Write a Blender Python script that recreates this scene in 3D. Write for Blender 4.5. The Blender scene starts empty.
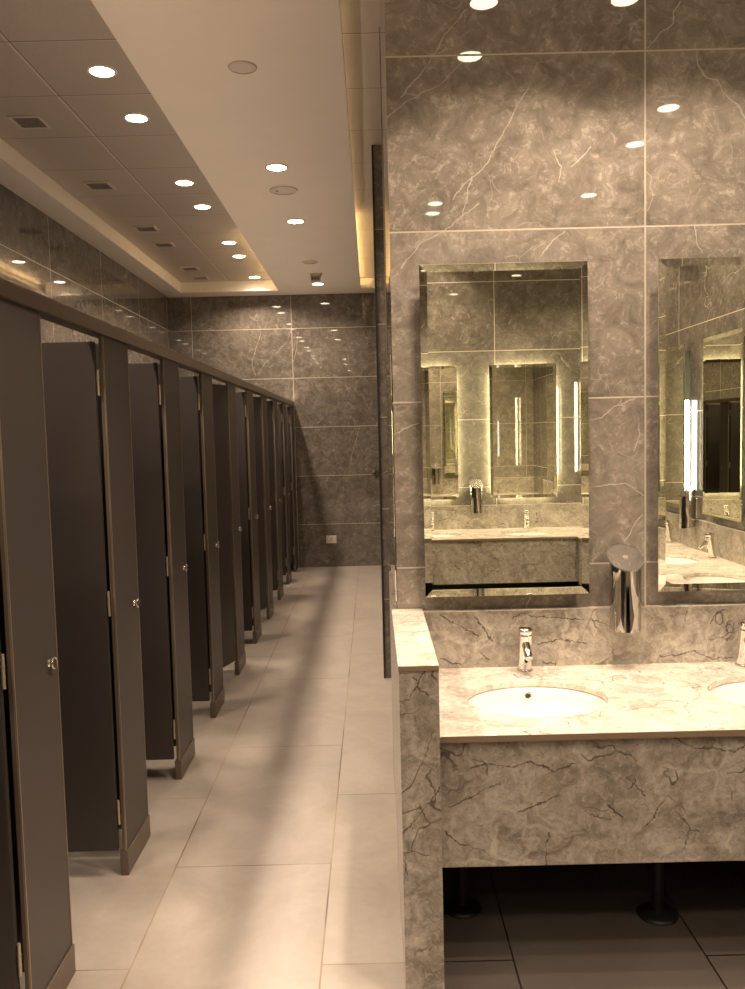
import bpy, bmesh, math, random
from mathutils import Vector, Matrix
random.seed(4)
S = bpy.context.scene
C = S.collection
PI = math.pi

# ------------------------------------------------------------------ geometry of the place (metres)
EYE = 1.6
WN = 2.96          # wall carrying the near mirrors (faces -y)
WO = -1.48         # wall carrying the opposite mirrors (faces +y)
WR = 2.265         # right wall
WL = -2.39         # left wall behind the cubicles
WF = 10.08         # far end wall
WB = -3.2          # wall behind the camera
CX = 0.08          # corridor side of the tiled wall blocks
ZT, ZB = 3.42, 3.30   # tiled ceiling, plaster bulkhead
CT = 0.752         # counter top
TILE_H, TILE_Z0 = 0.5935, 0.526

VEINS_NEAR = [[(0.082, 2.7), (0.141, 2.744), (0.215, 2.78), (0.259, 2.797), (0.285, 2.817), (0.312, 2.847), (0.365, 2.899)], [(0.128, 2.762), (0.226, 2.869), (0.288, 2.968), (0.359, 3.05)], [(0.573, 2.79), (0.528, 2.718), (0.496, 2.668), (0.478, 2.626), (0.448, 2.576), (0.412, 2.517), (0.368, 2.492), (0.305, 2.416)], [(0.368, 2.492), (0.349, 2.407), (0.339, 2.355)], [(0.982, 2.91), (1.026, 2.959), (1.072, 2.986), (1.077, 3.025), (1.098, 3.066)], [(1.156, 2.892), (1.16, 2.847), (1.188, 2.809), (1.226, 2.795), (1.244, 2.761), (1.288, 2.717), (1.323, 2.666)], [(1.15, 2.301), (1.159, 2.241), (1.18, 2.214)], [(0.115, 2.187), (0.205, 2.272), (0.294, 2.322), (0.392, 2.397)], [(0.611, 2.21), (0.664, 2.278), (0.691, 2.295)], [(0.719, 2.518), (0.789, 2.585)], [(0.658, 2.571), (0.68, 2.519), (0.669, 2.468)], [(0.777, 1.639), (0.826, 1.646), (0.861, 1.68), (0.939, 1.704)], [(0.074, 1.595), (0.118, 1.62), (0.171, 1.636)], [(0.903, 1.196), (0.938, 1.258), (0.965, 1.292)], [(0.548, 0.964), (0.562, 1.003)], [(0.798, 1.393), (0.904, 1.408), (0.965, 1.363)], [(0.939, 1.522), (0.956, 1.573), (0.953, 1.617)]]
VEINS_FAR = [[(-1.291, 2.909), (-1.336, 2.752), (-1.402, 2.575), (-1.426, 2.476), (-1.382, 2.343)], [(-0.938, 2.901), (-0.975, 2.763), (-1.141, 2.588), (-1.264, 2.492), (-1.341, 2.374)], [(-0.851, 2.859), (-0.878, 2.661), (-0.923, 2.503)], [(-2.117, 2.77), (-2.183, 2.633)], [(-0.141, 1.717), (-0.19, 1.536), (-0.243, 1.367), (-0.258, 1.258), (-0.222, 1.22), (-0.216, 1.171)], [(0.081, 1.413), (-0.073, 1.326), (-0.148, 1.267), (-0.161, 1.231)], [(-0.792, 0.558), (-0.832, 0.423), (-0.888, 0.227)], [(-0.417, 2.123), (-0.343, 2.17)], [(-0.647, 1.754), (-0.571, 1.837)], [(-0.118, 0.48), (-0.068, 0.541)], [(-0.362, 0.102), (-0.299, 0.15)], [(-0.287, 1.999), (-0.215, 1.949)]]
VEINS_APRON = [[(0.265, 0.681), (0.313, 0.661), (0.376, 0.659), (0.431, 0.667), (0.493, 0.639), (0.549, 0.659)], [(0.833, 0.728), (0.888, 0.694), (0.943, 0.692), (0.999, 0.684), (1.033, 0.704)], [(0.84, 0.517), (0.861, 0.487), (0.878, 0.458), (0.903, 0.45)], [(0.878, 0.458), (0.861, 0.401)], [(0.47, 0.367), (0.468, 0.425), (0.475, 0.461)], [(0.193, 0.54), (0.263, 0.574), (0.34, 0.608)], [(0.395, 0.527), (0.444, 0.541), (0.506, 0.568)], [(0.645, 0.536), (0.687, 0.499)], [(0.185, 0.468), (0.226, 0.431), (0.296, 0.415)], [(0.694, 0.62), (0.75, 0.562)], [(0.596, 0.508), (0.652, 0.5)], [(0.812, 0.56), (0.777, 0.504), (0.75, 0.476)]]
VEINS_END = [[(0.056, 0.606), (0.102, 0.653), (0.137, 0.742), (0.149, 0.783)], [(0.135, 0.962), (0.086, 0.874), (0.059, 0.868)], [(0.058, 0.494), (0.099, 0.535), (0.155, 0.603), (0.162, 0.624)], [(0.064, 0.437), (0.069, 0.381)], [(0.101, 0.935), (0.12, 0.901), (0.14, 0.887)]]
VEINS_SPLASH = [[(0.491, 0.929), (0.526, 0.946), (0.578, 0.932), (0.717, 0.924), (0.787, 0.909), (0.878, 0.885)], [(0.231, 0.949), (0.317, 0.894), (0.369, 0.866)], [(0.357, 0.937), (0.386, 0.892), (0.421, 0.843)], [(0.228, 0.79), (0.306, 0.766)], [(0.577, 0.834), (0.665, 0.85), (0.752, 0.835)], [(0.368, 0.813), (0.402, 0.777)], [(1.023, 0.777), (1.084, 0.778), (1.125, 0.792), (1.145, 0.797), (1.212, 0.764), (1.284, 0.768)], [(1.206, 0.891), (1.216, 0.922), (1.257, 0.944)], [(1.263, 0.833), (1.288, 0.864)], [(1.109, 0.904), (1.119, 0.94)]]
P_TRAY, P_BEAM, P_VAN, P_FILL, EXPO, GAMMA = 96, 40, 96, 30, 0.16, 1.0
# ------------------------------------------------------------------ node helpers
class NT:
    def __init__(s, name):
        s.m = bpy.data.materials.new(name); s.m.use_nodes = True
        s.t = s.m.node_tree; s.t.nodes.clear()
        s.out = s.t.nodes.new('ShaderNodeOutputMaterial')
    def n(s, kind, **kw):
        nd = s.t.nodes.new(kind)
        for k, v in kw.items(): setattr(nd, k, v)
        return nd
    def put(s, sock, v):
        if isinstance(v, bpy.types.NodeSocket): s.t.links.new(v, sock)
        elif v is not None: sock.default_value = v
    def math(s, op, a, b=None, c=None, clamp=False):
        nd = s.n('ShaderNodeMath', operation=op); nd.use_clamp = clamp
        for i, v in enumerate((a, b, c)):
            if v is not None: s.put(nd.inputs[i], v)
        return nd.outputs[0]
    def vmath(s, op, a, b=None, c=None, out=0):
        nd = s.n('ShaderNodeVectorMath', operation=op)
        for i, v in enumerate((a, b, c)):
            if v is not None: s.put(nd.inputs[i], v)
        return nd.outputs[out]
    def scale(s, v, k):
        nd = s.n('ShaderNodeVectorMath', operation='SCALE')
        s.put(nd.inputs[0], v); s.put(nd.inputs['Scale'], k); return nd.outputs[0]
    def mix(s, f, a, b):
        nd = s.n('ShaderNodeMix', data_type='RGBA')
        s.put(nd.inputs['Factor'], f)
        for sock, v in ((nd.inputs['A'], a), (nd.inputs['B'], b)):
            pass
        ia = [i for i in nd.inputs if i.name == 'A' and i.type == 'RGBA'][0]
        ib = [i for i in nd.inputs if i.name == 'B' and i.type == 'RGBA'][0]
        s.put(ia, col(a)); s.put(ib, col(b))
        return [o for o in nd.outputs if o.type == 'RGBA'][0]
    def noise(s, vec, sc, det=4, rough=.55, dist=0.0, color=False):
        nd = s.n('ShaderNodeTexNoise')
        s.put(nd.inputs['Vector'], vec); nd.inputs['Scale'].default_value = sc
        nd.inputs['Detail'].default_value = det; nd.inputs['Roughness'].default_value = rough
        nd.inputs['Distortion'].default_value = dist
        return nd.outputs['Color'] if color else nd.outputs['Fac']
    def ramp(s, f, stops):
        nd = s.n('ShaderNodeValToRGB'); s.put(nd.inputs[0], f)
        e = nd.color_ramp.elements
        while len(e) < len(stops): e.new(.5)
        for el, (p, c) in zip(e, stops): el.position = p; el.color = col(c)
        return nd.outputs[0]
    def range(s, v, a, b, c=0.0, d=1.0):
        nd = s.n('ShaderNodeMapRange', interpolation_type='SMOOTHSTEP')
        s.put(nd.inputs[0], v)
        for i, x in zip((1, 2, 3, 4), (a, b, c, d)): s.put(nd.inputs[i], x)
        return nd.outputs[0]
    def edge(s, vec, sc):
        nd = s.n('ShaderNodeTexVoronoi', feature='DISTANCE_TO_EDGE')
        s.put(nd.inputs['Vector'], vec); nd.inputs['Scale'].default_value = sc
        return nd.outputs['Distance']
    def pos(s):
        g = s.n('ShaderNodeNewGeometry'); return g.outputs['Position']
    def xyz(s, v):
        nd = s.n('ShaderNodeSeparateXYZ'); s.put(nd.inputs[0], v); return nd.outputs
    def comb(s, x, y, z):
        nd = s.n('ShaderNodeCombineXYZ')
        for i, v in enumerate((x, y, z)): s.put(nd.inputs[i], v)
        return nd.outputs[0]
    def bsdf(s, color, rough=.5, metal=0.0, spec=.5, bump=None, coat=0.0, bump_d=.02, bump_s=.3):
        b = s.n('ShaderNodeBsdfPrincipled')
        s.put(b.inputs['Base Color'], col(color)); s.put(b.inputs['Roughness'], rough)
        s.put(b.inputs['Metallic'], metal); b.inputs['Specular IOR Level'].default_value = spec
        b.inputs['Coat Weight'].default_value = coat; b.inputs['Coat Roughness'].default_value = .02
        if bump is not None:
            bn = s.n('ShaderNodeBump'); bn.inputs['Strength'].default_value = bump_s
            bn.inputs['Distance'].default_value = bump_d
            s.put(bn.inputs['Height'], bump); s.t.links.new(bn.outputs[0], b.inputs['Normal'])
        s.t.links.new(b.outputs[0], s.out.inputs[0]); return b

def col(c):
    if isinstance(c, (tuple, list)) and len(c) == 3: return (*c, 1.0)
    return c

def line_mask(q, u, u0, su, w):
    """1 on a joint of width w at u0 + k*su"""
    t = q.math('FRACT', q.math('DIVIDE', q.math('SUBTRACT', u, u0), su))
    d = q.math('MULTIPLY', q.math('MINIMUM', t, q.math('SUBTRACT', 1.0, t)), su)
    return q.range(d, w * .5, w * .5 + .0012, 1.0, 0.0)

def cell(q, u, u0, su):
    return q.math('FLOOR', q.math('DIVIDE', q.math('SUBTRACT', u, u0), su))

def polyline_distance(q, P, polys):
    best = None
    for poly in polys:
        for (ax, ay), (bx, by) in zip(poly, poly[1:]):
            dx, dy = bx - ax, by - ay; L2 = max(dx*dx + dy*dy, 1e-9)
            pa = q.vmath('SUBTRACT', P, (ax, ay, 0.0))
            h = q.math('DIVIDE', q.vmath('DOT_PRODUCT', pa, (dx, dy, 0.0), out=1), L2, clamp=True)
            d = q.vmath('LENGTH', q.vmath('SUBTRACT', pa, q.scale((dx, dy, 0.0), h)), out=1)
            best = d if best is None else q.math('MINIMUM', best, d)
    return best

def marble_tiles(name, axis, u0, su=1.2, veins=None, tone=1.0, rough=.02):
    """polished grey-brown marble wall tiles with pale joints and white veins"""
    q = NT(name); P = q.pos(); x, y, z = q.xyz(P)
    u = x if axis == 'x' else y
    joint = q.math('MAXIMUM', line_mask(q, u, u0, su, .0046), line_mask(q, z, TILE_Z0, TILE_H, .0046))
    wn = q.n('ShaderNodeTexWhiteNoise', noise_dimensions='3D')
    q.put(wn.inputs['Vector'], q.comb(cell(q, u, u0, su), cell(q, z, TILE_Z0, TILE_H), 1.7))
    T = q.vmath('ADD', q.comb(u, z, 0.0), q.scale(wn.outputs['Color'], 23.0))
    big = q.noise(T, 1.8, 4, .6); mid = q.noise(T, 10.0, 8, .72, .9); fine = q.noise(T, 30.0, 7, .74, 1.0)
    def c(r, g, b): return (r*tone, g*tone, b*tone)
    base = q.ramp(q.math('MULTIPLY_ADD', mid, .72, q.math('MULTIPLY', big, .28)),
                  [(.34, c(.076, .065, .052)), (.48, c(.120, .104, .084)), (.58, c(.154, .135, .110)), (.72, c(.210, .186, .153))])
    flake = q.range(fine, .51, .62); base = q.mix(q.math('MULTIPLY', flake, q.range(mid, .42, .60, .08, .50)), base, c(.30, .262, .218))
    dark = q.range(q.noise(T, 7.0, 7, .72, 1.2), .36, .46, .40, 0.0); base = q.mix(dark, base, c(.066, .053, .044))
    # random thin veins and small pale squiggles
    warp = q.vmath('ADD', T, q.scale(q.vmath('SUBTRACT', q.noise(T, 1.8, 4, .55, color=True), (.5, .5, .5)), .9))
    e1 = q.edge(warp, .75); gate = q.range(q.noise(T, 1.1, 2), .53, .60)
    v1 = q.math('MULTIPLY', q.range(e1, .0008, .0032, .5, 0.0), gate)
    warp2 = q.vmath('ADD', T, q.scale(q.vmath('SUBTRACT', q.noise(T, 7.0, 1, .5, color=True), (.5, .5, .5)), .20))
    e2 = q.edge(warp2, 9.0); gate2 = q.range(q.noise(T, 8.0, 4), .52, .62)
    v2 = q.math('MULTIPLY', q.range(e2, .004, .030, .36, 0.0), gate2)
    v = q.math('MAXIMUM', v1, v2)
    if veins:
        U = q.comb(u, z, 0.0)
        U2 = q.vmath('ADD', U, q.scale(q.vmath('SUBTRACT', q.noise(U, 14.0, 4, .6, color=True), (.5, .5, .5)), .032))
        d = polyline_distance(q, q.vmath('MULTIPLY', U2, (1, 1, 0)), veins)
        w = q.math('MULTIPLY_ADD', q.noise(U, 9.0, 3), .0065, -.0008)
        v3 = q.math('MULTIPLY', q.range(q.math('DIVIDE', d, w), .35, 1.0, 1.0, 0.0), q.range(q.noise(U, 6.0, 3), .34, .52, .35, .95))
        v = q.math('MAXIMUM', v, v3)
    base = q.mix(v, base, (.50, .45, .38))
    base = q.mix(joint, base, (.50, .44, .34))
    q.bsdf(base, q.math('MULTIPLY_ADD', joint, .4, rough), spec=.6, bump=q.math('SUBTRACT', 1.0, joint), bump_d=.0015, bump_s=.5)
    return q.m

def stone(name, axis, veins=None, tone=1.0, rough=.16, pale=0.0):
    """beige-grey granite like marble with dark brown veins"""
    q = NT(name); P = q.pos(); x, y, z = q.xyz(P)
    T = {'x': q.comb(x, z, y), 'y': q.comb(y, z, x), 't': q.comb(x, y, z)}[axis]
    def c(r, g, b): return (r*tone, g*tone, b*tone)
    warp = q.vmath('ADD', T, q.scale(q.vmath('SUBTRACT', q.noise(T, 3.5, 4, .55, color=True), (.5, .5, .5)), .40))
    mid = q.noise(warp, 7.5, 9, .70, 1.1); fine = q.noise(T, 48.0, 6, .72, .8)
    base = q.ramp(mid, [(.33, c(.19, .163, .130)), (.46, c(.32, .283, .232)), (.56, c(.42, .377, .315)), (.70, c(.60, .545, .46))])
    base = q.mix(q.range(fine, .50, .66, 0.0, .45), base, c(.60, .545, .46))
    base = q.mix(q.range(fine, .40, .46, .35, 0.0), base, c(.20, .165, .125))
    base = q.mix(q.range(q.noise(T, 120.0, 3, .6), .31, .36, .6, 0.0), base, c(.13, .10, .075))
    white = q.math('MULTIPLY', q.range(q.edge(warp, 4.2), .003, .038, .42, 0.0), q.range(q.noise(T, 3.3, 3), .50, .62))
    base = q.mix(white, base, c(.68, .61, .50))
    wv = q.vmath('ADD', T, q.scale(q.vmath('SUBTRACT', q.noise(T, 4.0, 3, .5, color=True), (.5, .5, .5)), .40))
    wv = q.vmath('ADD', wv, q.scale(q.vmath('SUBTRACT', q.noise(T, 28.0, 3, .6, color=True), (.5, .5, .5)), .022))
    gate = q.range(q.noise(T, 6.0, 4), .50, .60)
    dv = q.math('MULTIPLY', q.range(q.edge(wv, 4.0), .002, .016, .85, 0.0), gate)
    if veins:
        u = {'x': x, 'y': y}[axis]; U = q.comb(u, z, 0.0)
        U2 = q.vmath('ADD', U, q.scale(q.vmath('SUBTRACT', q.noise(U, 22.0, 5, .7, color=True), (.5, .5, .5)), .040))
        d = polyline_distance(q, q.vmath('MULTIPLY', U2, (1, 1, 0)), veins)
        w = q.math('MULTIPLY_ADD', q.noise(U, 14.0, 3), .0095, -.0018)
        dv = q.math('MAXIMUM', dv, q.math('MULTIPLY', q.range(q.math('DIVIDE', d, w), .2, 1.0, .92, 0.0), q.range(q.noise(U, 9.0, 3), .30, .5, .45, 1.0)))
    base = q.mix(dv, base, (.075, .055, .042))
    if pale: base = q.mix(pale, base, (.80, .76, .68))
    q.bsdf(base, rough, spec=.5)
    return q.m

def simple(name, color, rough=.5, metal=0.0, spec=.5, var=.12, sc=8.0, stretch=None, coat=0.0):
    q = NT(name)
    tc = q.n('ShaderNodeTexCoord').outputs['Object']
    if stretch: tc = q.vmath('MULTIPLY', tc, stretch)
    f = q.noise(tc, sc, 4, .6)
    k = tuple(c * (1 - var) for c in color); l = tuple(min(1, c * (1 + var)) for c in color)
    q.bsdf(q.mix(f, k, l), q.math('MULTIPLY_ADD', f, .08, max(0.0, rough - .04)) if rough > .05 else rough, metal, spec, coat=coat)
    return q.m

def emit(name, color, k):
    q = NT(name); e = q.n('ShaderNodeEmission'); e.inputs[0].default_value = col(color); e.inputs[1].default_value = k
    q.t.links.new(e.outputs[0], q.out.inputs[0]); return q.m

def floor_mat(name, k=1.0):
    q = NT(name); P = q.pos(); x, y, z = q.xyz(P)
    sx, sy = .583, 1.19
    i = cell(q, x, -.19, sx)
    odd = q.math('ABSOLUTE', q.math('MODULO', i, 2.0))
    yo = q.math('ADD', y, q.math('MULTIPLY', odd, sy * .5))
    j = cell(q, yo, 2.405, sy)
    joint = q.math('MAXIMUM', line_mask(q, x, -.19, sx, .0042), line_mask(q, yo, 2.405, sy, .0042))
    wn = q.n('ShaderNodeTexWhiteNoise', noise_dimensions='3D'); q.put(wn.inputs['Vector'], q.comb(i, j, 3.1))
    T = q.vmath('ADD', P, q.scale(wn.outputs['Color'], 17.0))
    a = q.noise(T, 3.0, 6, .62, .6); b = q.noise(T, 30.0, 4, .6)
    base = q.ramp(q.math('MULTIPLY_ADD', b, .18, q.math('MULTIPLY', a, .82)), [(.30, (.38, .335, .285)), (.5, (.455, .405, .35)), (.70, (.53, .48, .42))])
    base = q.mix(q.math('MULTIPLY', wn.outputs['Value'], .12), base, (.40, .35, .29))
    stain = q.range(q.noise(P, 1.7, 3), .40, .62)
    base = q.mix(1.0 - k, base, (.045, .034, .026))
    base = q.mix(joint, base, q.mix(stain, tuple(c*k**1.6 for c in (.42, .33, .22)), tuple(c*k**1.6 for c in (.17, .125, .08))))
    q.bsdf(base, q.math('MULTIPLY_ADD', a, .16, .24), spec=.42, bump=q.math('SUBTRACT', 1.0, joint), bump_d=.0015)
    return q.m

def ceiling_mat():
    q = NT('metal_ceiling_tiles'); P = q.pos(); x, y, z = q.xyz(P)
    jx = line_mask(q, x, -1.6, .6, .005); jy = line_mask(q, y, 3.9, .6, .006)
    jx2 = line_mask(q, x, -1.608, .6, .016); jy2 = line_mask(q, y, 3.908, .6, .006)
    wn = q.n('ShaderNodeTexWhiteNoise', noise_dimensions='3D')
    q.put(wn.inputs['Vector'], q.comb(cell(q, x, -1.6, .6), cell(q, y, 3.9, .6), 5.0))
    f = q.noise(P, 220.0, 2, .5); a = q.noise(P, 2.2, 3)
    base = q.mix(a, (.52, .45, .375), (.60, .525, .44))
    base = q.mix(q.math('MULTIPLY', wn.outputs['Value'], .35), base, (.48, .415, .345))
    base = q.mix(q.range(f, .55, .65, 0, .2), base, (.18, .155, .125))
    base = q.mix(q.math('MAXIMUM', jx2, q.math('MULTIPLY', jy2, .6)), base, (.74, .65, .54))
    base = q.mix(q.math('MAXIMUM', jx, jy), base, (.17, .14, .11))
    q.bsdf(base, .42, metal=.25, spec=.5)
    return q.m

M = {}
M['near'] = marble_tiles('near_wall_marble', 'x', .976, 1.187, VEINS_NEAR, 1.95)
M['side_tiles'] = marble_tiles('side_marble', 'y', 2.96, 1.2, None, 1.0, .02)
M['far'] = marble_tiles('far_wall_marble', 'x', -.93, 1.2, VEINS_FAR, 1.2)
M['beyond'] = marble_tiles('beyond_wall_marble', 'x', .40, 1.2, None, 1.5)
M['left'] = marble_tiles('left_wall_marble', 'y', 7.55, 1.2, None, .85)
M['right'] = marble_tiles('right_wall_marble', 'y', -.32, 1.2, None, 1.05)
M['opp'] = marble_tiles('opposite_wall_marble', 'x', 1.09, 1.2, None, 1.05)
M['floor'] = floor_mat('beige_floor_tiles'); M['floor_shaded'] = floor_mat('shaded_floor_tiles', .17); M['tiles'] = ceiling_mat()  # second floor copy has the wash bay's shade darkened into its tile colour
M['plaster'] = simple('warm_plaster', (.86, .77, .66), .8, var=.05, sc=3)
M['lip'] = simple('cream_plaster', (.90, .82, .70), .8, var=.04, sc=3)
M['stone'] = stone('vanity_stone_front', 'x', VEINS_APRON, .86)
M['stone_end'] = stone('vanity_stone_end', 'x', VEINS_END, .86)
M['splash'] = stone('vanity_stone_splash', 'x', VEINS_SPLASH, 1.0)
M['stone_top_lit'] = stone('vanity_stone_top_lit', 't', None, 1.75, .10, .22)  # same stone lightened, strong light from above painted into its colour
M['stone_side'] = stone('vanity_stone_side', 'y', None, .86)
M['stone_edge'] = simple('stone_cut_edge', (.22, .16, .10), .35)
M['ceramic'] = simple('white_ceramic', (.86, .84, .78), .06, var=.01, coat=.5)
M['chrome'] = simple('chrome', (.82, .80, .77), .05, 1.0, var=.02)
M['chrome_dark'] = simple('dark_chrome', (.56, .54, .51), .04, 1.0, var=.02)
M['brushed'] = simple('brushed_steel', (.60, .57, .53), .26, 1.0, var=.10, sc=12, stretch=(60, 2, 2))
M['steel_rail'] = simple('brown_steel_rail', (.30, .245, .195), .30, 1.0, var=.18, sc=3, stretch=(10, .6, 30))
M['shoe'] = simple('brown_steel_shoe', (.20, .16, .13), .40, .6, var=.15, sc=9, stretch=(2, 2, 14))
M['satin'] = simple('satin_steel', (.50, .43, .34), .38, .7, var=.05)
M['trim_dark'] = simple('bronze_edge_face', (.19, .15, .115), .42, .4, var=.08)
M['trim'] = simple('bronze_edge_trim', (.40, .325, .25), .38, .7, var=.08)
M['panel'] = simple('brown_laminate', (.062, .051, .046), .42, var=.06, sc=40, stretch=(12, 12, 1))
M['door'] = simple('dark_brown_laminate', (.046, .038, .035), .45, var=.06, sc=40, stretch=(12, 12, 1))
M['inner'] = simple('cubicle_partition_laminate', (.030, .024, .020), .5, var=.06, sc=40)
M['black'] = simple('black_plastic', (.012, .011, .010), .45)
M['dark'] = simple('dark_panel', (.030, .026, .022), .5)
M['white'] = simple('white_plastic', (.80, .74, .64), .4, var=.02)
M['cream'] = simple('cream_plastic', (.62, .53, .42), .5, var=.03)
M['grey'] = simple('grey_metal', (.30, .26, .21), .45, .3)
M['mirror'] = simple('mirror_silver', (.91, .915, .80), .0, 1.0, var=.006, sc=1.5)
M['lamp'] = emit('warm_lamp', (1.0, .83, .60), 26.0)
M['led_warm'] = emit('warm_led', (1.0, .72, .34), 26.0)
M['led_dim'] = emit('dim_cove_led', (1.0, .78, .50), 3.0)
M['led_mirror'] = emit('mirror_led', (1.0, .87, .56), 60.0)
M['led_white'] = emit('white_led', (1.0, .97, .98), 16.0)

# ------------------------------------------------------------------ mesh helpers
def add_box(bm, x0, x1, y0, y1, z0, z1, bev=0.0, seg=2):
    r = bmesh.ops.create_cube(bm, size=1.0)
    vs = r['verts']
    for v in vs:
        v.co = Vector(((x0+x1)/2 + v.co.x*(x1-x0), (y0+y1)/2 + v.co.y*(y1-y0), (z0+z1)/2 + v.co.z*(z1-z0)))
    if bev:
        es = list({e for v in vs for e in v.link_edges})
        bmesh.ops.bevel(bm, geom=es, offset=bev, segments=seg, affect='EDGES', profile=.6)
    return bm

def add_lathe(bm, prof, n=32, mat=None, caps=True):
    """prof: list of (r, z) revolved about z, then transformed by mat"""
    mat = mat or Matrix()
    rings = []
    for r, z in prof:
        rings.append([bm.verts.new(mat @ Vector((r*math.cos(2*PI*i/n), r*math.sin(2*PI*i/n), z))) for i in range(n)])
    for a, b in zip(rings, rings[1:]):
        for i in range(n):
            f = bm.faces.new((a[i], a[(i+1) % n], b[(i+1) % n], b[i])); f.smooth = True
    if caps:
        bm.faces.new([bm.verts.new(v.co) for v in reversed(rings[0])]); bm.faces.new([bm.verts.new(v.co) for v in rings[-1]])
    return bm

def new(): return bmesh.new()

def obj(name, bm, m, parent=None, loc=None, smooth=False):
    bmesh.ops.recalc_face_normals(bm, faces=bm.faces[:])
    me = bpy.data.meshes.new(name); bm.to_mesh(me); bm.free()
    o = bpy.data.objects.new(name, me); C.objects.link(o)
    for mm in (m if isinstance(m, list) else [m]): me.materials.append(mm)
    if smooth:
        for p in me.polygons: p.use_smooth = True
    if parent: o.parent = parent
    if loc: o.location = loc
    return o

def tag(o, label, cat, group=None):
    o['label'] = label; o['category'] = cat
    if group: o['group'] = group
    return o

def thing(name, label, cat, loc=(0, 0, 0), rz=0.0, group=None):
    o = bpy.data.objects.new(name, None); C.objects.link(o)
    o.empty_display_size = .1; o.location = loc; o.rotation_euler = (0, 0, rz)
    return tag(o, label, cat, group)

def struct(name, bm, m):
    o = obj(name, bm, m); o['kind'] = 'structure'; return o

def dup(root, loc, rz, label, group=None):
    r = root.copy(); C.objects.link(r); r.location = loc; r.rotation_euler = (0, 0, rz); r['label'] = label
    if group: r['group'] = group
    for ch in list(root.children):
        c = ch.copy(); C.objects.link(c); c.parent = r
        for g in list(ch.children):
            d = g.copy(); C.objects.link(d); d.parent = c
    return r

def boxed(*a, bev=0.0): return add_box(new(), *a, bev=bev)

def look_y(v):  # matrix turning local z to direction v
    return Vector(v).normalized().to_track_quat('Z', 'Y').to_matrix().to_4x4()

# ------------------------------------------------------------------ the setting
struct('floor', boxed(WL-.1, .11, WB-.1, WF+.1, -.1, 0), M['floor'])
struct('floor_wash_bay', boxed(.11, WR+.1, WB-.1, WF+.1, -.1, 0), M['floor_shaded'])
struct('wall_left', boxed(WL-.1, WL, WB-.1, WF, 0, 3.6), M['left'])
struct('wall_far', boxed(WL-.1, WR+.1, WF, WF+.1, 0, 3.6), M['far'])
struct('wall_back', boxed(WL-.1, WR+.1, WB-.1, WB, 0, 3.6), M['opp'])
struct('wall_right', boxed(WR, WR+.1, WB, WF, 0, 3.6), M['right'])
def block(name, x0, x1, y0, y1, front, side):
    bm = boxed(x0, x1, y0, y1, 0, 3.6)
    for f in bm.faces:
        f.material_index = 1 if abs(f.normal.x) > .5 else 0
    o = obj(name, bm, [front, side]); o['kind'] = 'structure'; return o
block('wall_near', CX, WR, WN, 3.85, M['near'], M['side_tiles'])
block('wall_opposite', CX, WR, WO-.85, WO, M['opp'], M['side_tiles'])
block('wall_beyond', .055, WR, 5.36, WF, M['beyond'], M['side_tiles'])
struct('trim_1', boxed(CX-.0025, CX+.004, 3.846, 3.853, .97, ZT), M['trim'])       # metal corner strip at the far corner of the near block
struct('trim_2', boxed(.066, CX-.001, WN, 3.83, 0, .965), M['stone_side'])          # stone dado along the block side
struct('trim_3', boxed(.043, .0555, 5.352, 5.372, 0, ZT), M['dark'])                 # dark metal corner strip on the next wall block
struct('ceiling', boxed(WL, WR, WB, WF, ZT, 3.6), M['tiles'])
bm = boxed(-1.043, -.085, WB, WF-.001, ZB, ZB+.016)
add_box(bm, -.965, -.163, WB, WF-.001, ZB+.016, ZT-.001)
add_box(bm, -1.043, -1.038, WB, WF-.001, ZB+.016, ZB+.040); add_box(bm, -.090, -.085, WB, WF-.001, ZB+.016, ZB+.040)
struct('ceiling_bulkhead', bm, M['plaster'])
def soffit(name, x0, x1, y0, y1):
    bm = boxed(x0, x1, y0, y1, ZB, ZT-.001)
    for f in bm.faces: f.material_index = 1 if abs(f.normal.z) < .5 else 0
    o = obj(name, bm, [M['plaster'], M['lip']]); o['kind'] = 'structure'; return o
soffit('ceiling_soffit_left', WL, -2.17, WB, WF)
soffit('ceiling_soffit_far', -2.17, -1.043, 9.76, WF)
soffit('ceiling_soffit_right', -.085, .0545, 9.76, WF)

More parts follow.
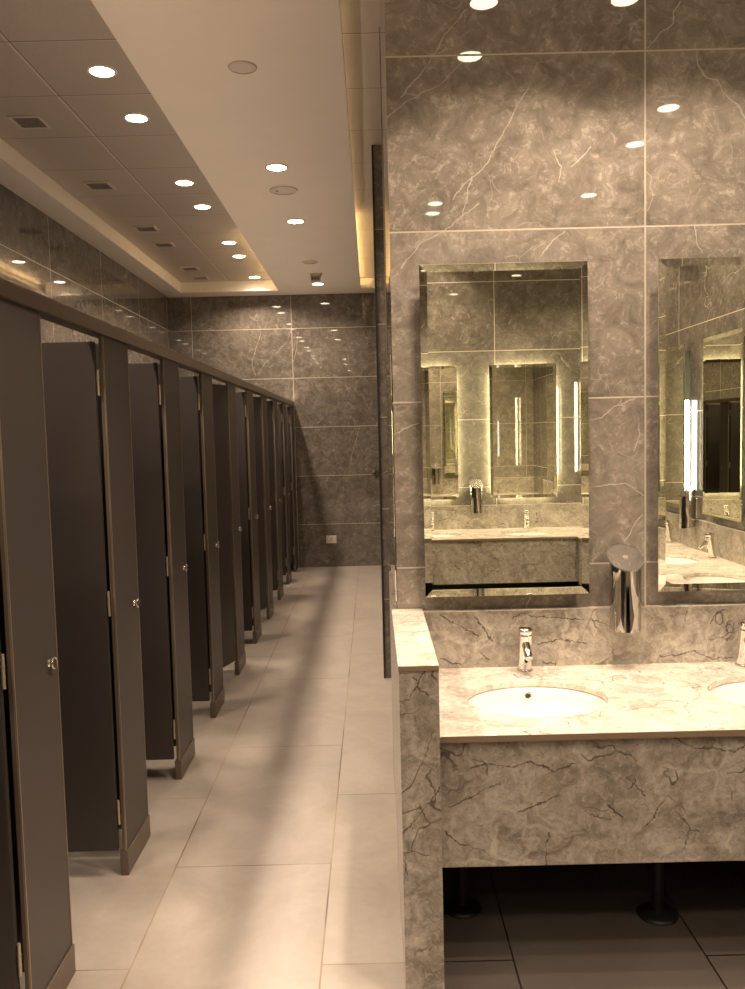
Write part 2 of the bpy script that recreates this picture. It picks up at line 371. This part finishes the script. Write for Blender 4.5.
# ------------------------------------------------------------------ toilet cubicles along the left
XF = -.940      # front face of the cubicle row
PITCH = .8516
def near_y(k): return 2.102 + PITCH * k
PW = .294
def hinge_bm():
    bm = new()
    add_lathe(bm, [(.0048, -.045), (.0048, .045)], 12)
    for z in (-.015, .015): add_lathe(bm, [(.0056, z-.002), (.0056, z+.002)], 12)
    add_box(bm, .004, .030, -.0118, -.0096, -.042, .042)
    return bm
def make_cubicle(open_deg, label):
    t = thing('toilet_cubicle', label, 'toilet cubicle', (XF, near_y(0), 0), 0, 'dark brown toilet cubicles along the left side')
    pb = boxed(-.015, 0, .0, PW, .02, 1.9715)
    for f in pb.faces: f.material_index = 1 if abs(f.normal.y) > .5 else 0
    obj('pilaster', pb, [M['panel'], M['trim_dark']], t)
    for y0 in (-.0012, PW-.003): obj('edge_trim', boxed(-.004, .0015, y0, y0+.0042, .091, 1.9710), M['trim'], t)
    bm = boxed(-.024, .006, -.004, PW+.004, 0, .090, bev=.003); obj('shoe', bm, M['shoe'], t)
    # latch knob by the far edge
    k = new(); m = Matrix.Translation((0, PW-.060, .970)) @ look_y((1, 0, 0))
    add_lathe(k, [(.012, 0), (.012, .002), (.009, .003), (.009, .008), (.0165, .009), (.0185, .011), (.0185, .016), (.017, .0175), (.014, .0175), (.0125, .015)], 28, m)
    obj('latch_knob', k, M['chrome'], t)
    b = new(); add_lathe(b, [(.0118, .0152), (.0118, .0162)], 20, m); obj('latch_slot', b, M['dark'], t)
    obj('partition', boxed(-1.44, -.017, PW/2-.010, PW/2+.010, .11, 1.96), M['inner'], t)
    # door hung on the near edge, local +x runs from hinge to latch side
    d = obj('door', boxed(.008, .552, -.0095, .0095, .110, 1.949, bev=.0015), M['door'], t, (-.015, -.024, 0))
    a = math.radians(open_deg); d.rotation_euler = (0, 0, math.atan2(-math.cos(a), -math.sin(a)))
    for z in (1.806, 1.020, .250): obj('hinge', hinge_bm(), M['satin'], d, (0, 0, z))
    for x0, x1 in ((.0065, .0085), (.5515, .5535)): obj('door_edge', boxed(x0, x1, -.0085, .0085, .112, 1.947), M['dark'], d)
    return t
ANG = {0: 90, 1: 90, 2: 90, 3: 90, 4: 18, 5: 90, 6: 30, 7: 40, 8: 88, 9: 90, -1: 90, -2: 88, -3: 20, -4: 90, -5: 60}
ORD = ['third cubicle', 'fourth cubicle', 'fifth cubicle', 'sixth cubicle', 'seventh cubicle', 'eighth cubicle', 'ninth cubicle']
LAB = {0: 'dark brown cubicle panel and open door cut by the left photo edge, nearest the camera',
       1: 'dark brown cubicle second from the camera, its open door widest in view',
       9: 'dark brown cubicle at the far end, against the marble end wall'}
for i, w in enumerate(('third', 'fourth', 'fifth', 'sixth', 'seventh', 'eighth', 'ninth')):
    k = i + 2
    how = 'door almost shut' if ANG[k] < 50 else 'door swung open inward'
    LAB[k] = f'dark brown toilet cubicle {w} from the camera, {how}'
cub0 = make_cubicle(ANG[0], LAB[0])
for k in [1, 2, 3, 4, 5, 6, 7, 8, 9, -1, -2, -3, -4, -5]:
    lab = LAB.get(k, 'dark brown toilet cubicle behind the camera, seen only reflected in the mirrors')
    c = dup(cub0, (XF, near_y(k), 0), 0, lab)
    if k < 0: c['group'] = 'cubicles seen only in the mirrors'
    for ch in c.children:
        if ch.name.startswith('door') and not ch.name.startswith('door_edge'):
            a = math.radians(ANG[k]); ch.rotation_euler = (0, 0, math.atan2(-math.cos(a), -math.sin(a)))
        if k == 9 and ch.name.startswith('partition'): pass
bm = boxed(-.046, .012, WB+.01, WF-.002, 1.9722, 2.023, bev=.004)
rail = obj('head_rail', bm, M['steel_rail'], None, (XF, 0, 0))
tag(rail, 'long brown steel head rail running along the top of the cubicles', 'rail')

# ------------------------------------------------------------------ wash counters
def ellipse_cell(bm, x0, x1, y0, y1, cx, cy, rx, ry, zt, th, n=64):
    angs = sorted(set([2*PI*i/n for i in range(n)] + [math.atan2(yy-cy, xx-cx) % (2*PI) for xx in (x0, x1) for yy in (y0, y1)]))
    outer, inner, low = [], [], []
    for a in angs:
        c, s = math.cos(a), math.sin(a)
        k = min([((x1 if c > 0 else x0)-cx)/c if abs(c) > 1e-9 else 1e9, ((y1 if s > 0 else y0)-cy)/s if abs(s) > 1e-9 else 1e9])
        outer.append(bm.verts.new((cx+c*k, cy+s*k, zt)))
        inner.append(bm.verts.new((cx+rx*c, cy+ry*s, zt)))
        low.append(bm.verts.new((cx+rx*c, cy+ry*s, zt-th)))
    m = len(angs)
    for i in range(m):
        j = (i+1) % m
        bm.faces.new((outer[i], outer[j], inner[j], inner[i])); bm.faces.new((inner[i], inner[j], low[j], low[i]))
RX, RY = .222, .178
def slab_top(name, parent, x0, x1, yf, basins, cy, th=.018):
    """counter slab, local frame: wall at y=0, front edge at y=yf"""
    bm = new(); xs = sorted(basins); cuts = [x0] + [(a+b)/2 for a, b in zip(xs, xs[1:])] + [x1]
    for cx, a, b in zip(xs, cuts, cuts[1:]): ellipse_cell(bm, a, b, yf, -.0012, cx, cy, RX, RY, CT, th)
    bmesh.ops.remove_doubles(bm, verts=bm.verts[:], dist=1e-5)
    o = obj(name, bm, M['stone_top_lit'], parent)
    e = boxed(x0, x1, yf-.0006, yf+.004, CT-th, CT-.0015); obj('slab_edge', e, M['stone_edge'], o)
    return o
def make_counter(label, loc, rz, x0, x1, basins, front, splash, yf=-.695, cy=-.375, zb=.365):
    t = thing('vanity_counter', label, 'wash counter', loc, rz, 'stone wash counters')
    slab_top('countertop', t, x0, x1, yf, basins, cy)
    obj('apron', boxed(x0, x1, yf+.014, yf+.034, zb, CT-.018), front, t)
    obj('under_shade', boxed(x0, x1, -.012, -.0012, 0.001, CT-.02), M['black'], t)  # added black sheet standing in for the darkness under the counter
    s = obj('backsplash', boxed(x0, x1, -.020, -.0012, CT, .958), splash, t)
    obj('splash_edge', boxed(x0, x1, -.0205, -.0012, .958, .962), M['stone_top_lit'], s)  # lightened stone strip as the highlight along the splash top
    return t
near_counter = make_counter('long beige stone wash counter with dark veins under the two near mirrors', (0, WN, 0), 0, .170, WR-.002, [.507, 1.283], M['stone'], M['splash'])
ep = obj('end_panel', boxed(.059, .168, -.738, -.0012, 0, .955), [M['stone_end'], M['stone_side']], near_counter)
for p in ep.data.polygons: p.material_index = 1 if abs(p.normal.x) > .5 else 0
obj('panel_cap', boxed(.057, .169, -.741, -.0012, .955, .970, bev=.0015), M['stone_top_lit'], ep)
obj('cap_edge', boxed(.058, .1685, -.7418, -.739, .955, .968), M['stone_edge'], ep)
opp_counter = make_counter('beige stone wash counter on the opposite wall, seen reflected in the left mirror', (0, WO, 0), PI, -(WR-.002), -.170, [-.507, -1.283], M['stone'], M['splash'], zb=.385)
obj('end_panel', boxed(-.168, -.055, -.738, -.0012, 0, .970), M['stone_side'], opp_counter)
# right counter: local x = -world y for rz = -90deg
ry0, ry1 = WO+.70, WN-.70
right_counter = make_counter('beige stone wash counter along the right wall, seen reflected in the right mirror', (WR, 0, 0), -PI/2, -ry1, -ry0, [-(1.24), -.47, .30], M['stone_side'], M['stone_side'], -.645, -.355)

# basins
def make_basin(label, loc, rz):
    t = thing('wash_basin', label, 'wash basin', loc, rz, 'oval white undermount basins')
    prof = [(1.04, 0.0), (1.0, -.004), (.985, -.030), (.95, -.065), (.88, -.095), (.76, -.122), (.58, -.142), (.36, -.152), (.12, -.157), (.0, -.158)]
    bm = new(); n = 64; rings = []
    for r, z in prof[:-1]:
        rings.append([bm.verts.new((RX*r*math.cos(2*PI*i/n), RY*r*math.sin(2*PI*i/n), z)) for i in range(n)])
    for a, b in zip(rings, rings[1:]):
        for i in range(n): bm.faces.new((a[i], b[i], b[(i+1) % n], a[(i+1) % n])).smooth = True
    bm.faces.new(rings[-1])
    obj('bowl', bm, M['ceramic'], t)
    d = new(); add_lathe(d, [(.032, -.1565), (.032, -.152), (.022, -.152), (.020, -.155)], 24); obj('drain', d, M['chrome'], t)
    # overflow hole in the back slope, facing the user
    c = Vector((.004, RY*.985, -.030)); nrm = Vector((0, -1, .30)).normalized()
    m = Matrix.Translation(c + nrm*.001) @ look_y(nrm)
    o = new(); add_lathe(o, [(.0125, -.004), (.0125, .002), (.0085, .0025), (.0080, -.001)], 24, m, caps=False); ring = obj('overflow_ring', o, M['chrome'], t)
    h = new(); add_lathe(h, [(.0084, -.003), (.0084, .0005)], 20, m); obj('overflow_hole', h, M['dark'], ring)
    return t
ZBAS = CT - .0185
b0 = make_basin('white oval basin below the left mirror, small dark overflow hole in view', (.507, WN-.375, ZBAS), 0)
dup(b0, (1.283, WN-.375, ZBAS), 0, 'white oval basin cut by the right photo edge, below the right mirror')
for i, (x, lab) in enumerate(((.507, 'white oval basin in the opposite counter, reflected at the left edge of the left mirror'), (1.283, 'white oval basin in the opposite counter, reflected under the faucet in the left mirror'))):
    dup(b0, (x, WO+.375, ZBAS), PI, lab)
for y, lab in ((1.24, 'white oval basin in the right counter, nearest the two near mirrors'), (.47, 'white oval basin in the right counter, middle one, reflected in the right mirror'), (-.30, 'white oval basin in the right counter, farthest reflected in the right mirror')):
    dup(b0, (WR-.355, y, ZBAS), -PI/2, lab)

# faucets
def make_faucet(label, loc, rz):
    t = thing('sensor_faucet', label, 'faucet', loc, rz, 'chrome sensor faucets')
    tilt = Matrix.Rotation(math.radians(9), 4, 'X')      # leans towards the user (-y)
    tl = Matrix.Translation((0, 0, .004)) @ tilt
    b = new(); add_lathe(b, [(.0215, 0), (.0225, .004), (.0235, .03), (.0245, .09), (.0255, .132), (.0255, .136), (.0240, .1375), (.0240, .1395), (.0258, .141), (.0260, .152), (.0235, .1585), (.012, .161)], 36, tl)
    obj('faucet_body', b, M['chrome'], t)
    r = new(); add_lathe(r, [(.027, 0), (.028, .003), (.026, .007), (.020, .009)], 36); obj('base_ring', r, M['chrome'], t)
    p0 = tl @ Vector((0, -.008, .108)); d = Vector((0, -.80, -.60)).normalized()
    s = new(); m = Matrix.Translation(p0) @ look_y(d)
    add_lathe(s, [(.0155, 0), (.0148, .04), (.0140, .070), (.0130, .0718), (.0118, .0732)], 28, m); sp = obj('spout', s, M['chrome'], t)
    a = new(); add_lathe(a, [(.0105, .0732), (.0105, .0755)], 24, m); obj('aerator', a, M['white'], sp)
    e = new(); m2 = tl @ Matrix.Translation((0, -.0228, .047)) @ look_y((0, -1, 0)) @ Matrix.Diagonal((.0065, .013, 1, 1))
    add_lathe(e, [(1, 0), (1, .0018), (.8, .0024)], 24, m2); obj('sensor_eye', e, M['black'], t)
    return t
f0 = make_faucet('chrome sensor faucet standing behind the basin under the left mirror', (.524, WN-.072, CT+.0008), 0)
dup(f0, (1.300, WN-.072, CT+.0008), 0, 'chrome sensor faucet cut by the right photo edge, beside the right basin')
dup(f0, (1.335, WO+.072, CT+.0008), PI, 'chrome sensor faucet on the opposite counter, reflected in the left mirror')
dup(f0, (.507, WO+.072, CT+.0008), PI, 'chrome sensor faucet on the opposite counter, by its corridor end')
for y, lab in ((1.24, 'chrome sensor faucet on the right counter, nearest the near mirrors'), (.47, 'chrome leaning sensor faucet on the right counter, larger one reflected in the right mirror'), (-.30, 'chrome leaning sensor faucet on the right counter, farther one reflected in the right mirror')):
    dup(f0, (WR-.072, y, CT+.0008), -PI/2, lab)

# soap dispensers hung on the wall, slanted brushed top
def make_dispenser(label, loc, rz):
    t = thing('soap_dispenser', label, 'soap dispenser', loc, rz, 'chrome wall soap dispensers')
    n, r, cy = 48, .0535, -.078
    sl = .62
    def cyl(r, zb, ztf):
        bm = new(); lo, hi = [], []
        for i in range(n):
            a = 2*PI*i/n; x, y = r*math.cos(a), r*math.sin(a)
            lo.append(bm.verts.new((x, cy+y, zb(x, y)))); hi.append(bm.verts.new((x, cy+y, ztf(x, y))))
        for i in range(n): bm.faces.new((lo[i], lo[(i+1) % n], hi[(i+1) % n], hi[i])).smooth = True
        bm.faces.new([bm.verts.new(v.co) for v in reversed(lo)]); bm.faces.new([bm.verts.new(v.co) for v in hi]); return bm
    obj('dispenser_body', cyl(r, lambda x, y: .0 + .15*(y+r), lambda x, y: .252 + sl*y), M['chrome_dark'], t)
    lid = obj('slanted_lid', cyl(.0610, lambda x, y: .2525 + sl*y, lambda x, y: .258 + sl*y), M['brushed'], t)
    b = new(); add_lathe(b, [(.010, 0), (.010, .0015)], 20, Matrix.Translation((0, cy, .2585)) @ look_y((0, -sl, 1))); obj('lock', b, M['grey'], lid)
    obj('wall_bracket', boxed(-.03, .03, -.030, -.001, .075, .21, bev=.003), M['chrome'], t)
    return t
d0 = make_dispenser('chrome cylindrical soap dispenser with slanted lid between the two near mirrors', (.880, WN, .893), 0)
dup(d0, (.900, WO, .900), PI, 'chrome soap dispenser on the opposite wall, reflected in the left mirror')
dup(d0, (WR, .06, .900), -PI/2, 'chrome soap dispenser on the right wall, reflected beside the bright light strip')

# mirrors
MW, MH = .580, 1.158
def make_mirror(label, loc, rz, led=None, group='tall wall mirrors above the near counter', sides='LRTB', zr=None):
    t = thing('wall_mirror', label, 'mirror', loc, rz, group)
    w, h, off, bw, dep = MW/2, MH/2, .060, .026, -.0022
    bm = new()
    def rect(a, b, y): return [bm.verts.new(p) for p in ((-a, y, -b), (a, y, -b), (a, y, b), (-a, y, b))]
    A = rect(w-bw, h-bw, -off); B = rect(w, h, -off+dep); D = rect(w, h, -off+.005)
    bm.faces.new(A)
    for P, Q in ((A, B), (B, D)):
        for i in range(4): bm.faces.new((P[i], P[(i+1) % 4], Q[(i+1) % 4], Q[i]))
    bm.faces.new(list(reversed(D)))
    obj('mirror_glass', bm, M['mirror'], t)
    obj('backing_box', boxed(-w+.045, w-.045, -off+.0055, -.001, -h+.045, h-.045), M['black'], t)
    if led:
        s = {'L': (-w+.026, -w+.040, -h+.06, h-.06), 'R': (w-.040, w-.026, -h+.06, h-.06), 'T': (-w+.06, w-.06, h-.040, h-.026), 'B': (-w+.06, w-.06, -h+.026, -h+.040)}
        for k in sides:
            x0, x1, z0, z1 = s[k]
            if zr: z0, z1 = zr
            obj('light_strip', boxed(x0, x1, -.042, -.012, z0, z1, bev=.004), led, t)
    return t
ZM = 1.601
m0 = make_mirror('tall rectangular mirror with slanted glass rim above the basin seen whole', (.4675, WN, ZM), 0)
dup(m0, (1.292, WN, ZM), 0, 'tall rectangular mirror with slanted glass rim, cut by the photo edge')
mo = make_mirror('backlit mirror on the opposite wall, reflected whole in the left mirror', (1.320, WO, ZM), PI, M['led_mirror'], 'backlit mirrors seen in reflection')
dup(mo, (.460, WO, ZM), PI, 'backlit mirror on the opposite wall, reflected in part at the left of the left mirror')
mr = make_mirror('mirror on the right wall with bright white light strip, farther one in the right mirror', (WR, -.345, ZM), -PI/2, M['led_white'], 'backlit mirrors seen in reflection', 'L', (-.45, .19))
make_mirror('mirror on the right wall reflected at the right photo edge, showing dark cubicles', (WR, .575, ZM), -PI/2, M['led_mirror'], 'backlit mirrors seen in reflection', 'R')
make_mirror('mirror on the right wall, closest to the near marble wall', (WR, 1.50, ZM), -PI/2, M['led_mirror'], 'backlit mirrors seen in reflection', 'LR')
# narrow mirror on the corridor side of the near block
nm = boxed(-.006, -.001, -.40, .40, 0, .93, bev=.001)
tag(obj('side_mirror', nm, M['mirror'], None, (CX, 3.42, .985)), 'narrow mirror edge-on on the corridor side of the near wall end', 'mirror')

# waste pipes under the counter
def make_waste(label, loc):
    t = thing('waste_pipe', label, 'waste pipe', loc, 0, 'black waste pipes under the counter')
    a = new(); add_lathe(a, [(.066, 0), (.066, .006), (.058, .012), (.040, .016), (.022, .018)], 36); obj('floor_flange', a, M['black'], t)
    b = new(); add_lathe(b, [(.020, .012), (.020, .36), (.026, .365), (.026, .40)], 24); obj('pipe', b, M['black'], t)
    c = new(); add_lathe(c, [(.020, .38), (.045, .385), (.048, .41), (.048, .47), (.030, .49), (.020, .56)], 24); obj('bottle_trap', c, M['black'], t)
    return t
w0 = make_waste('black waste pipe with round floor flange in the shadow under the counter, left one', (.267, 2.69, 0))
dup(w0, (.905, 2.625, 0), 0, 'black waste pipe with round floor flange under the counter, right one')

# power socket on the far wall
t = thing('power_socket', 'small white power socket low on the far marble wall', 'power socket', (-.522, WF, .338))
obj('plate', boxed(-.062, .062, -.010, -.001, -.048, .048, bev=.003), M['white'], t)
obj('socket_face', boxed(-.030, .030, -.0125, -.0095, -.034, .034, bev=.002), M['white'], t)
for dx, dz, w, h in ((0, .014, .004, .007), (-.013, -.010, .006, .004), (.013, -.010, .006, .004)):
    obj('pin_hole', boxed(dx-w, dx+w, -.0132, -.0122, dz-h, dz+h), M['black'], t)
obj('rocker', boxed(.036, .052, -.0125, -.0095, -.020, .020, bev=.002), M['white'], t)
# small door stop on the far wall by the block
ds = new(); add_lathe(ds, [(.030, 0), (.030, .01), (.018, .014), (.018, .05), (.024, .055), (.024, .065)], 20, Matrix.Translation((0, -.001, 0)) @ look_y((0, -1, 0)))
tag(obj('wall_hook', ds, M['brushed'], None, (.012, WF, 1.165)), 'small steel wall hook at the right end of the far wall', 'hook')

# ------------------------------------------------------------------ ceiling fittings
SPOTS = []
def make_downlight(label, loc, r, group):
    t = thing('downlight', label, 'ceiling light', loc, 0, group)
    a = new(); add_lathe(a, [(r+.012, 0), (r+.012, -.003), (r+.008, -.006), (r, -.006), (r-.004, -.002)], 36, caps=False); obj('trim_ring', a, M['white'], t)
    b = new(); add_lathe(b, [(r-.001, -.0015), (r-.001, -.0045)], 36); obj('lamp', b, M['lamp'], t)
    return t
def bulb(parent_loc, power, size, blend, color=(1.0, .780, .60), radius=.075, aim=None):
    l = bpy.data.lights.new('downlight_beam', 'SPOT'); l.energy = power; l.spot_size = math.radians(size); l.spot_blend = blend
    l.color = color; l.shadow_soft_size = radius
    o = bpy.data.objects.new('downlight_beam', l); C.objects.link(o)
    o.location = (parent_loc[0], parent_loc[1], parent_loc[2]-.02)
    if aim: o.rotation_euler = (aim[0], aim[1], 0)
    return o
TRAY = [4.22, 4.82, 6.025, 6.645, 7.86, 8.45, 9.55]
first = None
W = ['nearest the camera', 'second from the camera', 'third from the camera', 'fourth from the camera', 'fifth from the camera', 'sixth from the camera', 'farthest, by the end wall']
for y, w in zip(TRAY, W):
    lab = f'round lit downlight in the tiled ceiling over the cubicles, {w}'
    loc = (-1.285, y, ZT)
    if first is None: first = make_downlight(lab, loc, .060, 'downlights in the tiled ceiling'); tray0 = first
    else: dup(tray0, loc, 0, lab)
    bulb(loc, P_TRAY, 150, .6)
for y in (3.02, 2.42, 1.2, .6, -.6, -1.8):
    bulb((-1.285, y, ZT), P_TRAY*.78, 150, .6)
    dup(tray0, (-1.285, y, ZT), 0, 'round lit downlight in the tiled ceiling, above the camera and out of frame', 'downlights out of frame')
bl = None
for y, w in zip((5.36, 6.68, 9.40), ('nearest the camera', 'in the middle', 'farthest, by the end wall')):
    lab = f'round lit downlight in the plaster bulkhead, {w}'
    loc = (-.558, y, ZB)
    if bl is None: bl = make_downlight(lab, loc, .062, 'downlights in the bulkhead')
    else: dup(bl, loc, 0, lab)
    bulb(loc, P_BEAM, 150, .6)
for y in (1.6, .3, -1.6):
    bulb((-.558, y, ZB), P_BEAM*.2, 150, .6)
    dup(bl, (-.558, y, ZB), 0, 'round lit downlight in the plaster bulkhead, above the camera and out of frame', 'downlights out of frame')
VAN = [(.52, 2.27), (1.12, 2.27), (.52, 1.77), (1.735, 1.06), (1.735, .47), (.55, -.79), (.55, -1.08), (1.73, -.66)]
for x, y in VAN:
    dup(tray0, (x, y, ZT), 0, 'round lit downlight over the wash area, glinting in the marble and out of frame', 'downlights out of frame')
for (x, y), p in zip(VAN, (1.15, 1.15, .95, 1.25, 1.25, 1.2, .6, 1.1)):
    bulb((x, y, ZT), P_VAN*p, 101, .32, radius=.05)
for x, y in VAN[:2]:
    bulb((x, y+.05, ZT), P_VAN*.62, 38, .8, radius=.05)
bulb((1.0, 4.6, ZT), P_VAN*.4, 140, .6)  # added light without a fitting, keeps the bay beyond from going black

ul = bpy.data.lights.new('ceiling_fill_light', 'AREA'); ul.shape = 'RECTANGLE'; ul.size = .05; ul.size_y = WF-WB-.1; ul.energy = P_FILL; ul.color = (1.0, .780, .60)  # added ceiling fill in place of floor bounce, no real lamp on the rail
uo = bpy.data.objects.new('ceiling_fill_light', ul); C.objects.link(uo); uo.location = (XF-.01, (WF+WB)/2, 2.030); uo.rotation_euler = (PI, 0, 0)

# air vents
def make_vent(label, loc):
    t = thing('air_vent', label, 'air vent', loc, 0, 'air vents in the tiled ceiling')
    bm = new()
    for a in ((-.092, .092, -.092, -.074), (-.092, .092, .074, .092), (-.092, -.074, -.074, .074), (.074, .092, -.074, .074)):
        add_box(bm, a[0], a[1], a[2], a[3], -.008, 0)
    obj('vent_frame', bm, M['cream'], t)
    obj('vent_backing', boxed(-.074, .074, -.074, .074, -.002, 0), M['black'], t)
    s = new()
    for i in range(9):
        x = -.064 + .016*i; add_box(s, x-.003, x+.003, -.074, .074, -.007, -.002)
    for i in range(5):
        y = -.054 + .027*i; add_box(s, -.074, .074, y-.002, y+.002, -.006, -.002)
    obj('vent_grille', s, M['grey'], t)
    return t
v0 = None
for y, w in zip((4.84, 6.045, 7.275, 7.88, 8.99, 9.52), ('nearest the camera', 'second from the camera', 'third from the camera', 'fourth from the camera', 'fifth from the camera', 'farthest, by the end wall')):
    lab = f'square air vent in the tiled ceiling above the left wall, {w}'
    if v0 is None: v0 = make_vent(lab, (-1.895, y, ZT))
    else: dup(v0, (-1.895, y, ZT), 0, lab)
# round ceiling discs and the detector
def make_disc(label, loc, r, name, cat):
    t = thing(name, label, cat, loc)
    a = new(); add_lathe(a, [(r, 0), (r, -.004), (r-.005, -.008), (r-.012, -.008)], 40, caps=False); obj('rim', a, M['cream'], t)
    b = new(); add_lathe(b, [(r-.011, -.002), (r-.011, -.006)], 40); obj('cover', b, M['cream'], t)
    return t
make_disc('round cream unlit speaker disc in the bulkhead, nearest the camera', (-.552, 3.935, ZB), .066, 'ceiling_speaker', 'ceiling speaker')
s = make_disc('wide round cream cover disc in the bulkhead, between the two nearer downlights', (-.566, 5.85, ZB), .098, 'ceiling_speaker', 'ceiling speaker')
dd = new(); add_lathe(dd, [(.008, -.006), (.008, -.0085)], 16, Matrix.Translation((-.045, .0, 0))); obj('indicator', dd, M['dark'], s)
make_disc('small round cream disc in the bulkhead just before the smoke detector', (-.560, 8.23, ZB), .075, 'ceiling_speaker', 'ceiling speaker')
t = thing('smoke_detector', 'boxy smoke detector hanging from the bulkhead beside the farthest downlight', 'smoke detector', (-.548, 8.85, ZB))
obj('detector_base', boxed(-.055, .055, -.055, .055, -.022, 0, bev=.004), M['cream'], t)
obj('detector_body', boxed(-.048, .048, -.048, .048, -.070, -.022, bev=.006), M['grey'], t)
for dx in (-.028, 0, .028): obj('sensor_port', boxed(dx-.008, dx+.008, -.0495, -.047, -.062, -.044), M['black'], t)
# cove light strips on the bulkhead sides
tag(obj('light_strip', boxed(-.1625, -.150, 6.9, 9.7, ZB+.042, ZB+.056), M['led_warm']), 'warm cove light strip along the right side of the bulkhead', 'light strip')
tag(obj('light_strip', boxed(-.1625, -.150, WB+.1, 6.85, ZB+.042, ZB+.056), M['led_dim']), 'dim cove light strip hidden along the right edge of the bulkhead, above the camera end', 'light strip')
tag(obj('light_strip', boxed(-.978, -.9655, 7.4, 9.7, ZB+.042, ZB+.056), M['led_warm']), 'warm cove light strip along the left side of the bulkhead', 'light strip')

# ------------------------------------------------------------------ world, camera, colour
w = bpy.data.worlds.new('World'); S.world = w; w.use_nodes = True
w.node_tree.nodes['Background'].inputs[0].default_value = (.9, .75, .58, 1); w.node_tree.nodes['Background'].inputs[1].default_value = .05
cam = bpy.data.cameras.new('camera'); co = bpy.data.objects.new('camera', cam); C.objects.link(co)
cam.sensor_fit = 'VERTICAL'; cam.sensor_height = 24.0; cam.lens = 828/989*24.0; cam.clip_start = .02
r = Vector((.999710, .024074, .000523)); f = Vector((-.001205, .071675, -.997427)); u = Vector((-.024050, .997137, .071683))
co.matrix_world = Matrix(((r.x, r.y, r.z, 0), (f.x, f.y, f.z, 0), (u.x, u.y, u.z, EYE), (0, 0, 0, 1)))
S.camera = co
S.view_settings.view_transform = 'Standard'; S.view_settings.look = 'None'
S.view_settings.exposure = EXPO; S.view_settings.gamma = GAMMA
cy = S.cycles
cy.use_denoising = True; cy.max_bounces = 12; cy.glossy_bounces = 10; cy.diffuse_bounces = 5
cy.caustics_reflective = False; cy.caustics_refractive = False; cy.sample_clamp_indirect = 6.0; cy.blur_glossy = .3
